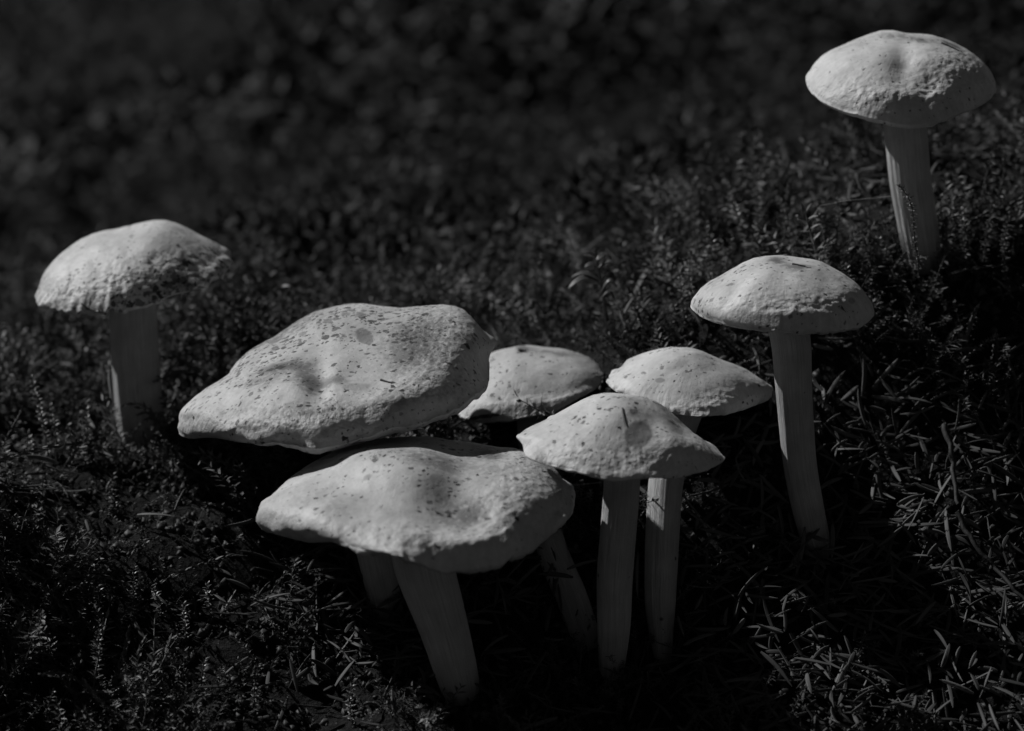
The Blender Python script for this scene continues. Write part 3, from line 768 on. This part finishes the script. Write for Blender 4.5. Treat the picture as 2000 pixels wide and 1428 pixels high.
# crumbs of bark and duff between the needles
cp = sample_ground(16000, (-0.3, 0.3), (0.82, 1.28))
sz = rng.uniform(0.0006, 0.0026, len(cp))
oct_ = np.array([(1, 0, 0), (-1, 0, 0), (0, 1, 0), (0, -1, 0), (0, 0, 1), (0, 0, -1)], float)
of = np.array([(0, 2, 4), (2, 1, 4), (1, 3, 4), (3, 0, 4), (2, 0, 5), (1, 2, 5), (3, 1, 5), (0, 3, 5)])
cv = cp[:, None, :] + oct_[None] * sz[:, None, None] * rng.uniform(0.35, 1.3, (len(cp), 6, 1)) + rng.normal(0, .25, (len(cp), 6, 3)) * sz[:, None, None]
cf = of[None] + (np.arange(len(cp)) * 6)[:, None, None]
cm = mesh_from('forest_duff', cv.reshape(-1, 3), cf.reshape(-1, 3), smooth=False)
attr(cm, 'tone', np.repeat(rng.uniform(0, 0.55, len(cp)) ** 1.5, 6))
link('forest_duff', cm, M_NEEDLE, label='dark crumbs of bark and duff between the needles', cat='litter', kind='stuff')

# ---------------------------------------------------------------- moss
def shoot_along(C, n_leaf, leaf_len, leaf_w, r0, rnd, recurve=0.5, spread=0.95, fine=False):
    """one leafy moss shoot along the polyline C; returns stem verts/faces and leaf verts/faces"""
    C = np.asarray(C, float)
    m = len(C)
    L = np.concatenate([[0], np.cumsum(np.linalg.norm(np.diff(C, axis=0), axis=1))]); L /= L[-1]
    tan = np.gradient(C, axis=0); tan /= np.linalg.norm(tan, axis=1)[:, None]
    SV, k = [], 4 if fine else 3
    for i in range(m):
        a = np.cross(tan[i], [0.31, 0.9, 0.2]); a /= np.linalg.norm(a); b = np.cross(tan[i], a)
        for j in range(k):
            t = 2 * math.pi * j / k
            SV.append(C[i] + r0 * (1 - 0.6 * L[i]) * (math.cos(t) * a + math.sin(t) * b))
    LV, LF = [], []
    for q in range(n_leaf):
        f = 0.06 + 0.94 * (q + rnd.random() * 0.6) / n_leaf
        f = min(f, 1.0)
        pos = np.array([np.interp(f, L, C[:, i]) for i in range(3)]); tn = np.array([np.interp(f, L, tan[:, i]) for i in range(3)])
        a = np.cross(tn, [0.31, 0.9, 0.2]); a /= np.linalg.norm(a); b = np.cross(tn, a)
        ph = q * 2.39996 + rnd.uniform(-.3, .3)
        out = math.cos(ph) * a + math.sin(ph) * b
        sd = np.cross(tn, out)
        ln = leaf_len * (0.75 + 0.5 * rnd.random()) * (1.0 if f < 0.8 else 1.0 - 0.9 * (f - 0.8))
        op = spread * (1.0 - 0.75 * max(0, (f - 0.85) / 0.15)) * rnd.uniform(.75, 1.2)      # angle away from the stem; the tip leaves close up
        d1 = math.cos(op) * tn + math.sin(op) * out
        d2 = math.cos(op + recurve) * tn + math.sin(op + recurve) * out
        nn = np.cross(sd, d1)
        mid = pos + d1 * ln * 0.45
        tip = mid + d2 * ln * 0.55
        w = leaf_w * rnd.uniform(.8, 1.2)
        b0 = len(LV)
        LV += [pos, mid + sd * w + nn * w * .5, mid - sd * w + nn * w * .5, tip]
        if fine:
            LV.append(mid - nn * w * .3)
            LF += [(b0, b0 + 1, b0 + 4), (b0, b0 + 4, b0 + 2), (b0 + 4, b0 + 1, b0 + 3), (b0 + 4, b0 + 3, b0 + 2)]
        else:
            LF += [(b0, b0 + 1, b0 + 3), (b0, b0 + 3, b0 + 2)]
    q = grid_faces(m, k)
    SF = np.concatenate([q[:, [0, 1, 2]], q[:, [0, 2, 3]]])
    return np.array(SV), SF, np.array(LV), np.array(LF)

def proto_shoot(n_leaf, leaf_len, leaf_w, seed, bend, nseg=6, spread=0.95, recurve=0.5):
    r = random.Random(seed)
    t = np.linspace(0, 1, nseg)
    b1, b2 = r.uniform(-bend, bend), r.uniform(-bend, bend)
    C = np.stack([b1 * t ** 2 + 0.05 * np.sin(5 * t + seed), b2 * t ** 2, t * (1 - 0.2 * (abs(b1) + abs(b2)) * t)], -1)
    a, b, c, d = shoot_along(C, n_leaf, leaf_len, leaf_w, 0.014, r, recurve, spread)
    return np.vstack([a, c]), np.vstack([b, d + len(a)])

def carpet(name, label, protos, pts, scale, lean, mat_, tones):
    VV, FF, TT = [], [], []
    nb = 0
    which = rng.integers(0, len(protos), len(pts))
    for k, (pv, pf) in enumerate(protos):
        idx = np.flatnonzero(which == k)
        if not len(idx): continue
        az = rng.uniform(0, 2 * math.pi, len(idx)); sc = scale[idx]
        lx, ly = lean[idx, 0], lean[idx, 1]
        ca, sa = np.cos(az), np.sin(az)
        X = pv[None, :, 0] * ca[:, None] - pv[None, :, 1] * sa[:, None]
        Y = pv[None, :, 0] * sa[:, None] + pv[None, :, 1] * ca[:, None]
        Z = np.repeat(pv[None, :, 2], len(idx), 0)
        X = X + lx[:, None] * Z; Y = Y + ly[:, None] * Z; Z = Z / np.sqrt(1 + lx ** 2 + ly ** 2)[:, None]
        V = np.stack([X, Y, Z], -1) * sc[:, None, None] + pts[idx][:, None, :]
        VV.append(V.reshape(-1, 3))
        FF.append((pf[None] + (nb + np.arange(len(idx)) * len(pv))[:, None, None]).reshape(-1, 3))
        TT.append(np.repeat(tones[idx], len(pv)))
        nb += len(idx) * len(pv)
    me = mesh_from(name, np.vstack(VV), np.vstack(FF), smooth=False)
    attr(me, 'tone', np.concatenate(TT))
    return link(name, me, mat_, label=label, cat='moss', kind='stuff')

near_protos = [proto_shoot(34, 0.15, 0.020, 50 + i, 0.5) for i in range(12)] + [proto_shoot(46, 0.10, 0.022, 150 + i, 0.9, 7, 0.55, -0.35) for i in range(6)] + [proto_shoot(32, 0.17, 0.015, 170 + i, 0.4, 6, 0.7, 0.9) for i in range(5)]
far_protos = [proto_shoot(16, 0.28, 0.05, 90 + i, 0.5, 4) for i in range(8)]

def place(n, xr, yr, smin, smax, thin_litter=True, clump=14.0):
    p = sample_ground(n, xr, yr)
    px, py, d = w2px(p)
    ok = (px > -500) & (px < 2500) & (py < 1750) & (py > -120)
    lit_ = litter(px, py) if thin_litter else np.zeros(n)
    ok &= rng.uniform(size=n) > lit_ * 0.55
    sc = (smin + (smax - smin) * rng.uniform(0, 1, n) ** (1.8 if thin_litter else 1)) * (1 - 0.55 * lit_)
    lean = rng.normal(0, 0.38, (n, 2)) + np.array([-0.05, -0.12])
    for f in (0.5, 0.85, 1.1):
        tip = p + np.stack([lean[:, 0] * f, lean[:, 1] * f, f / np.sqrt(1 + (lean ** 2).sum(1))], -1) * sc[:, None]
        tx, ty, td = w2px(tip)
        ok &= ~hidden_by_mushroom(tx, ty, td)
    # broad dark and light patches, tall cushions and low hollows
    fr = 26.0 if thin_litter else clump
    pn = fbm(p * np.array([1, 1, 0.3]), fr, 2, 4.0 + clump)
    ok &= rng.uniform(size=n) < np.clip((0.7 if thin_litter else 0.95) + 1.2 * pn, 0.32 if thin_litter else 0.7, 1)
    sc = sc * np.clip(0.85 + 0.9 * pn, 0.4, 1.5)
    tone = np.clip(0.42 + (0.8 if thin_litter else 0.9) * pn + rng.normal(0, 0.2, n), 0, 1)
    if not thin_litter:
        tone = tone * 0.42; tone[rng.uniform(size=n) < 0.035] = 1.0      # a few shoots coloured pale to imitate sunlit glints blurred into discs
    return p[ok] - np.array([0, 0, 0.002]), sc[ok], lean[ok], tone[ok]

p_, s_c, l_, t_ = place(21000, (-0.34, 0.34), (0.80, 1.30), 0.008, 0.030)
foot = []                                # tufts crowding the feet of the stems
for q in ALL_POLYS[1:16:2]:
    bx, by = q[0][len(q[0]) // 2 - 1:len(q[0]) // 2 + 1].mean(0)
    b3 = px2w(bx, by + 50, q[1])
    r_, a_ = rng.uniform(0.008, 0.024, 80), rng.uniform(0, 2 * math.pi, 80)
    fx, fy = b3[0] + r_ * np.cos(a_), b3[1] + r_ * np.sin(a_) - 0.003
    foot.append(np.stack([fx, fy, height(fx, fy) - 0.001], -1))
lw = sample_ground(3000, (-.03, .07), (1.04, 1.32)); lpx, lpy, _d = w2px(lw)
lok = (lpx > 920) & (lpx < 1260) & (lpy > 540)
for hh in (0.0, 0.006, 0.012):
    for sx_ in (-0.004, 0.004):
        a_, b_, c_ = w2px(lw + np.array([sx_, 0, hh])); lok &= ~sum((in_poly(a_, b_, q[0]) & (c_ < q[1] + .03) for q in ALL_POLYS[:16]), np.zeros(len(lw), bool))
foot.append(lw[lok])            # low cushion behind the wedged cap
foot = np.vstack(foot); nf_ = len(foot)
p_ = np.vstack([p_, foot]); s_c = np.concatenate([s_c, rng.uniform(0.006, 0.013, nf_)]); l_ = np.vstack([l_, rng.normal(0, .4, (nf_, 2))]); t_ = np.concatenate([t_, rng.uniform(0.2, .9, nf_)])
carpet('moss_carpet', 'dark leafy moss carpeting the bank around the mushrooms', near_protos, p_, s_c, l_, M_MOSS, t_)
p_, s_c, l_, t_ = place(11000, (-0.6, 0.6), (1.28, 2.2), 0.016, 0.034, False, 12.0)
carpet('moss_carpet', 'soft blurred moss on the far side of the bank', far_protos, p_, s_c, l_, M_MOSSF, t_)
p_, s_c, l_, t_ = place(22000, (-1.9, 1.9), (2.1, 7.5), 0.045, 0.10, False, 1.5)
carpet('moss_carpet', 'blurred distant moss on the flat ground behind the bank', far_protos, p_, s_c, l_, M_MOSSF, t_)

# single shoots that stand out
def curve_px(pts, depth, n=14):
    """pts: photo pixels from base to tip; all at the depth of the base plus a slight lean"""
    pts = np.array(pts, float)
    s = np.linspace(0, 1, len(pts)); t = np.linspace(0, 1, n)
    x, y = np.interp(t, s, pts[:, 0]), np.interp(t, s, pts[:, 1])
    k = np.ones(3) / 3
    for _ in range(2):
        x[1:-1] = np.convolve(x, k, 'valid'); y[1:-1] = np.convolve(y, k, 'valid')
    d = depth - (pts[0, 1] - y) / FPX * depth * 0.30
    return px2w(x, y, d)

SLAB = 'upright leafy moss shoot rising above the dark moss carpet'
def moss_shoot(pts, label=SLAB, n_leaf=None, leaf=0.0030, w=0.00042, tone=0.6, depth=None, group='single moss shoots'):
    d = depth if depth else ground_hit(pts[0][0], pts[0][1])
    C = curve_px(pts, d)
    C[0] -= np.array([0, 0, 0.004])
    length = np.linalg.norm(np.diff(C, axis=0), axis=1).sum()
    n_leaf = n_leaf or int(length / 0.00042)
    a, b, c, e = shoot_along(C, n_leaf, leaf, w, 0.00045, random, recurve=0.7, spread=0.9, fine=True)
    org = C[0].copy()
    me = mesh_from('stem', a - org, b); attr(me, 'tone', np.full(len(a), 0.1))
    root = link('moss_shoot', None, label=label, cat='moss', group=group)
    root.location = org; root.empty_display_size = 0.004
    link('stem', me, M_MOSSH, root)
    lm = mesh_from('foliage', c - org, e, smooth=False); attr(lm, 'tone', np.repeat(np.clip(rng.normal(tone, .2, n_leaf), 0, 1), 5))
    link('foliage', lm, M_MOSSH, root, kind='stuff')

moss_shoot([(930,640),(934,600),(940,572),(938,540)], 'little pale star-tipped moss shoot peeking over the largest cap', leaf=0.0036, tone=1.0, n_leaf=26)
moss_shoot([(1056,660),(1035,615),(1030,580),(1042,540),(1053,502)], 'tall thin moss shoot curving up behind the small wedged mushroom', tone=0.8)
moss_shoot([(1796,520),(1785,470),(1785,420),(1776,385),(1756,362)], 'dark spiny moss shoot arching across the dented mushroom\'s stem', tone=0.15, depth=1.105, leaf=0.0024)
moss_shoot([(335,905),(318,845),(300,805),(275,787),(248,790)], 'dark arching moss shoot hooking over the base of the split stem', tone=0.15, depth=1.150, leaf=0.0022)
moss_shoot([(150,1398),(200,1365),(250,1335),(300,1300)], 'pale moss branch lying slanted along the ground', tone=1.0, leaf=0.0026)
moss_shoot([(1860,745),(1880,700),(1910,680),(1945,655)], 'pale moss branch leaning out over the needle litter', tone=1.0, leaf=0.0024)
moss_shoot([(1640,720),(1700,712),(1745,700),(1775,680)], 'thin moss branch creeping sideways beside the long bare stem', tone=0.9, leaf=0.0022)
for pts in [[(95,900),(88,840),(75,790),(60,738)], [(112,900),(110,850),(96,795)], [(170,905),(172,845),(168,790)], [(300,925),(303,880),(298,852)], [(345,915),(342,885),(348,868)],
            [(60,905),(58,930),(62,880),(55,850)], [(258,1215),(260,1165),(262,1108)], [(318,1210),(308,1175),(300,1150)], [(412,1210),(408,1175),(404,1140)], [(160,1225),(158,1170),(162,1140)], [(188,1250),(195,1200),(192,1150)],
            [(190,1330),(188,1280),(194,1235)], [(365,1250),(360,1210),(358,1180)], [(1465,500),(1450,440),(1430,400),(1420,362)], [(1485,500),(1480,440),(1482,370)], [(1545,500),(1535,440),(1528,400),(1518,392)],
            [(1640,530),(1632,470),(1640,420),(1634,390)], [(1610,520),(1606,470),(1600,430),(1594,405)], [(1390,590),(1385,520),(1392,470)], [(1355,600),(1345,540),(1350,490)], [(1690,560),(1705,510),(1708,465)],
            [(1720,560),(1722,510),(1716,470)], [(1880,520),(1885,460),(1876,410)], [(1920,520),(1930,450),(1938,400)], [(1965,560),(1960,480),(1970,420)], [(1830,540),(1832,505),(1826,480)], [(1425,560),(1420,510),(1428,470)],
            [(1300,680),(1310,640),(1318,600)], [(1250,650),(1240,610),(1245,575)], [(30,1100),(28,1050),(35,1010)], [(230,1010),(215,960),(220,930)],
            [(480,1010),(470,965),(478,930)], [(40,1350),(46,1300),(40,1260)], [(400,1380),(392,1330),(400,1290)], [(500,1400),(495,1350),(505,1300)], [(1500,1400),(1490,1350),(1512,1310)], [(1560,1440),(1548,1390),(1570,1345)],
            [(1680,1330),(1672,1290),(1690,1240)], [(1400,1440),(1396,1390),(1390,1340)], [(1780,1440),(1790,1390),(1810,1350)], [(100,1440),(90,1390),(104,1350)], [(690,1420),(680,1370),(690,1330)], [(980,1440),(985,1400),(975,1360)]]:
    moss_shoot(pts, 'upright leafy moss shoot by ' + spot(*pts[-1]), tone=random.uniform(.3, .9))

for k in range(26):
    bx, by = random.uniform(1080, 1720), random.uniform(520, 650)
    if bx < 1330 and by > 560: continue
    hgt_ = random.uniform(55, 125); lx = random.uniform(-25, 25)
    q = [(bx, by), (bx + lx * .2, by - hgt_ * .5), (bx + lx, by - hgt_)]
    if hidden_by_mushroom(np.array([p[0] for p in q]), np.array([p[1] for p in q]), np.full(3, ground_hit(bx, by) - .01)).any(): continue
    moss_shoot(q, 'tall thin moss shoot by ' + spot(*q[-1]), tone=random.uniform(.4, 1.0), leaf=0.0034)

# debris stuck to caps
def stuck(label, pts, r):
    P = np.array([px2w(x, y, d) for x, y, d in pts])
    V, F = tube(P, r, r * .6, 6)
    o = link('stuck_needle', mesh_from('stuck_needle', V - P[0], F), M_TWIG, None, label, 'needle'); o.location = P[0]

# seedling with paired narrow leaves behind the cluster
def tube(C, r0, r1, k=8):
    C = np.asarray(C, float)
    tan = np.gradient(C, axis=0); tan /= np.linalg.norm(tan, axis=1)[:, None]
    V = []
    for i in range(len(C)):
        a = np.cross(tan[i], [0.31, 0.2, 0.9]); a /= np.linalg.norm(a); b = np.cross(tan[i], a)
        r = r0 + (r1 - r0) * i / (len(C) - 1)
        for j in range(k):
            t = 2 * math.pi * j / k
            V.append(C[i] + r * (math.cos(t) * a + math.sin(t) * b))
    return np.array(V), grid_faces(len(C), k)

def leaf_blade(A, B, hw, droop, th=0.00025, n=9):
    A, B = np.asarray(A, float), np.asarray(B, float)
    t = np.linspace(0, 1, n)
    C = A + (B - A) * t[:, None] + UP * (droop * np.sin(t * math.pi))[:, None]
    ax = (B - A) / np.linalg.norm(B - A)
    sd = np.cross(ax, -0.5 * FW + 0.85 * UP); sd /= np.linalg.norm(sd); nn = np.cross(sd, ax)
    w = hw * np.sin(np.clip(t * 0.93 + 0.07, 0, 1) * math.pi) ** 0.6 + 1e-5
    V = []
    for i in range(n):
        for a, b in ((-1, .35), (-.5, .12), (0, 0), (.5, .12), (1, .35), (0.5, -.15), (0, -.25), (-.5, -.15)):
            V.append(C[i] + sd * a * w[i] + nn * (b * w[i] * .8 - (th if abs(a) < 1 and b < 0 else 0)))
    return np.array(V), grid_faces(n, 8)

sd_d = 1.16
C = curve_px([(1190,690),(1185,620),(1175,560),(1165,500),(1163,490)], sd_d, 12)
org = C[0].copy()
root = link('seedling', None, label='dark little seedling with narrow paired leaves behind the two small caps', cat='plant')
root.location = org; root.empty_display_size = .004
V, F = tube(C, 0.0009, 0.0005)
link('stem', mesh_from('stem', V - org, F), M_SEED, root)
for (ax, ay, bx, by, hw, dz) in [(1166,500,1148,492,6,0),(1164,503,1140,500,7,0),(1166,508,1196,505,7,.002),(1167,520,1142,522,7,.001),(1168,524,1205,518,7,.002),(1168,546,1115,542,8,.002),(1170,552,1110,563,8,.003),(1172,556,1205,552,7,.004),(1174,570,1208,566,7,.004),(1176,580,1204,592,6,.003)]:
    V, F = leaf_blade(px2w(ax, ay, sd_d - .015), px2w(bx, by, sd_d - .015 + random.uniform(-.006, .006)), hw / FPX * sd_d, dz)
    link('leaf', mesh_from('leaf', V - org, F), M_SEED, root)

# dry blades and twigs
def blade(name, label, a, b, hw, m, cat, lift=0.01, group=None):
    d = ground_hit(*a) - lift
    A = px2w(a[0], a[1], d); B = px2w(b[0], b[1], d - (a[1] - b[1]) / FPX * d * .3)
    V, F = leaf_blade(A, B, hw / FPX * d, 0.0008)
    me = mesh_from(name, V - A, F)
    o = link(name, me, m, None, label, cat, group); o.location = A
blade('dry_blade', 'pointed pale dry blade sticking up right of the little seedling', (1234, 585), (1278, 508), 5.5, M_BLADE, 'grass', 0.012)
blade('dry_blade', 'short pale dry blade leaning behind the pointed one', (1238, 556), (1288, 530), 5, M_BLADE, 'grass', 0.005)
blade('dry_blade', 'pale stub of dry blade standing just under the rounded cap\'s rim', (1376, 660), (1378, 632), 6, M_BLADE, 'grass', 0.006)
def twig(label, pts, r, lift):
    d = np.array([ground_hit(*p) - lift for p in pts])
    P = px2w([p[0] for p in pts], [p[1] for p in pts], d)
    t = np.linspace(0, 1, len(P)); tt = np.linspace(0, 1, 16)
    C = np.stack([np.interp(tt, t, P[:, i]) for i in range(3)], -1)
    C[1:-1] += rng.normal(0, .0003, (14, 3))
    V, F = tube(C, r, r * .6, 7)
    o = link('twig', mesh_from('twig', V - C[0], F), M_TWIG, None, label, 'twig', 'thin dark twigs'); o.location = C[0]
twig('thin dark twig slanting across the needle litter right of the long stem', [(1870,1000),(1900,1060),(1945,1110),(2010,1180)], 0.0011, 0.016)
twig('thin dark twig standing in the needle litter beside the long stem', [(1845,830),(1858,900),(1872,985)], 0.0013, 0.016)
twig('thin dark twig lying left of the split stem\'s moss', [(-10,945),(30,965),(60,975)], 0.0009, 0.012)
twig('thin dark twig curving down through the shaded moss', [(0,1120),(20,1160),(45,1200)], 0.0008, 0.012)

# spider silk
def silk(label, pts):
    P = np.array([px2w(x, y, d) for x, y, d in pts])
    t = np.linspace(0, 1, len(P)); tt = np.linspace(0, 1, 20)
    C = np.stack([np.interp(tt, t, P[:, i]) for i in range(3)], -1) - np.outer(np.sin(tt * math.pi) * .0004, UP)
    V, F = tube(C, 0.00006, 0.00006, 5)
    o = link('spider_silk', mesh_from('spider_silk', V - C[0], F), M_SILK, None, label, 'spider silk'); o.location = C[0]
silk('faint spider thread strung between the frilly cap and the pointed cap\'s stem', [(1072,965,.99),(1112,946,1.0),(1175,942,1.0)])
silk('faint spider thread strung from a moss shoot to the dented mushroom\'s stem', [(1600,402,1.13),(1650,390,1.128),(1742,383,1.125)])
def surface_depth(capo, px, py):
    """depth of the cap's own surface along a pixel's ray"""
    dg = bpy.context.evaluated_depsgraph_get()
    inv = capo.matrix_world.inverted()
    a = inv @ Vector(CAMP); b = inv @ Vector(px2w(px, py, 1.0))
    hit, loc, nor, idx = capo.ray_cast(a, (b - a).normalized(), depsgraph=dg)
    return float((np.array(capo.matrix_world @ loc) - CAMP) @ FW) if hit else None
bpy.context.view_layer.update()
def stick_on(m, label, pix, r):
    ds = [surface_depth(m[1], x, y) for x, y in pix]
    pts = [(x, y, d - r * 0.7) for (x, y), d in zip(pix, ds) if d]
    if len(pts) > 2: stuck(label, pts, r)
stick_on(m6, 'short dark needle stuck beside the scar on the pointed cap', [(1216, 797), (1217, 805), (1219, 814), (1221, 823), (1224, 832)], 0.00032)
stick_on(m1, 'curved dark hair-thin stalk stuck on the black-speckled rim', [(158, 592), (168, 600), (180, 606), (193, 610), (205, 611)], 0.00022)
stick_on(m8, 'dark needle lying on the dented cap\'s upper slope', [(1838, 84), (1848, 88), (1858, 92), (1868, 97), (1880, 103)], 0.00045)  # added sliver stands for a dark slit in the cap
stick_on(m2, 'dark fleck of needle lying in the largest cap\'s hollow', [(744, 742), (750, 744), (757, 746), (763, 747)], 0.0005)
stick_on(m7, 'dark scrap of needle lying on the crown of the rounded cap', [(1548, 516), (1556, 517), (1564, 519), (1573, 520)], 0.0005)
stick_on(m4, 'dark scrap of bark lying atop the small wedged cap', [(1014, 686), (1019, 685), (1025, 686)], 0.0010)
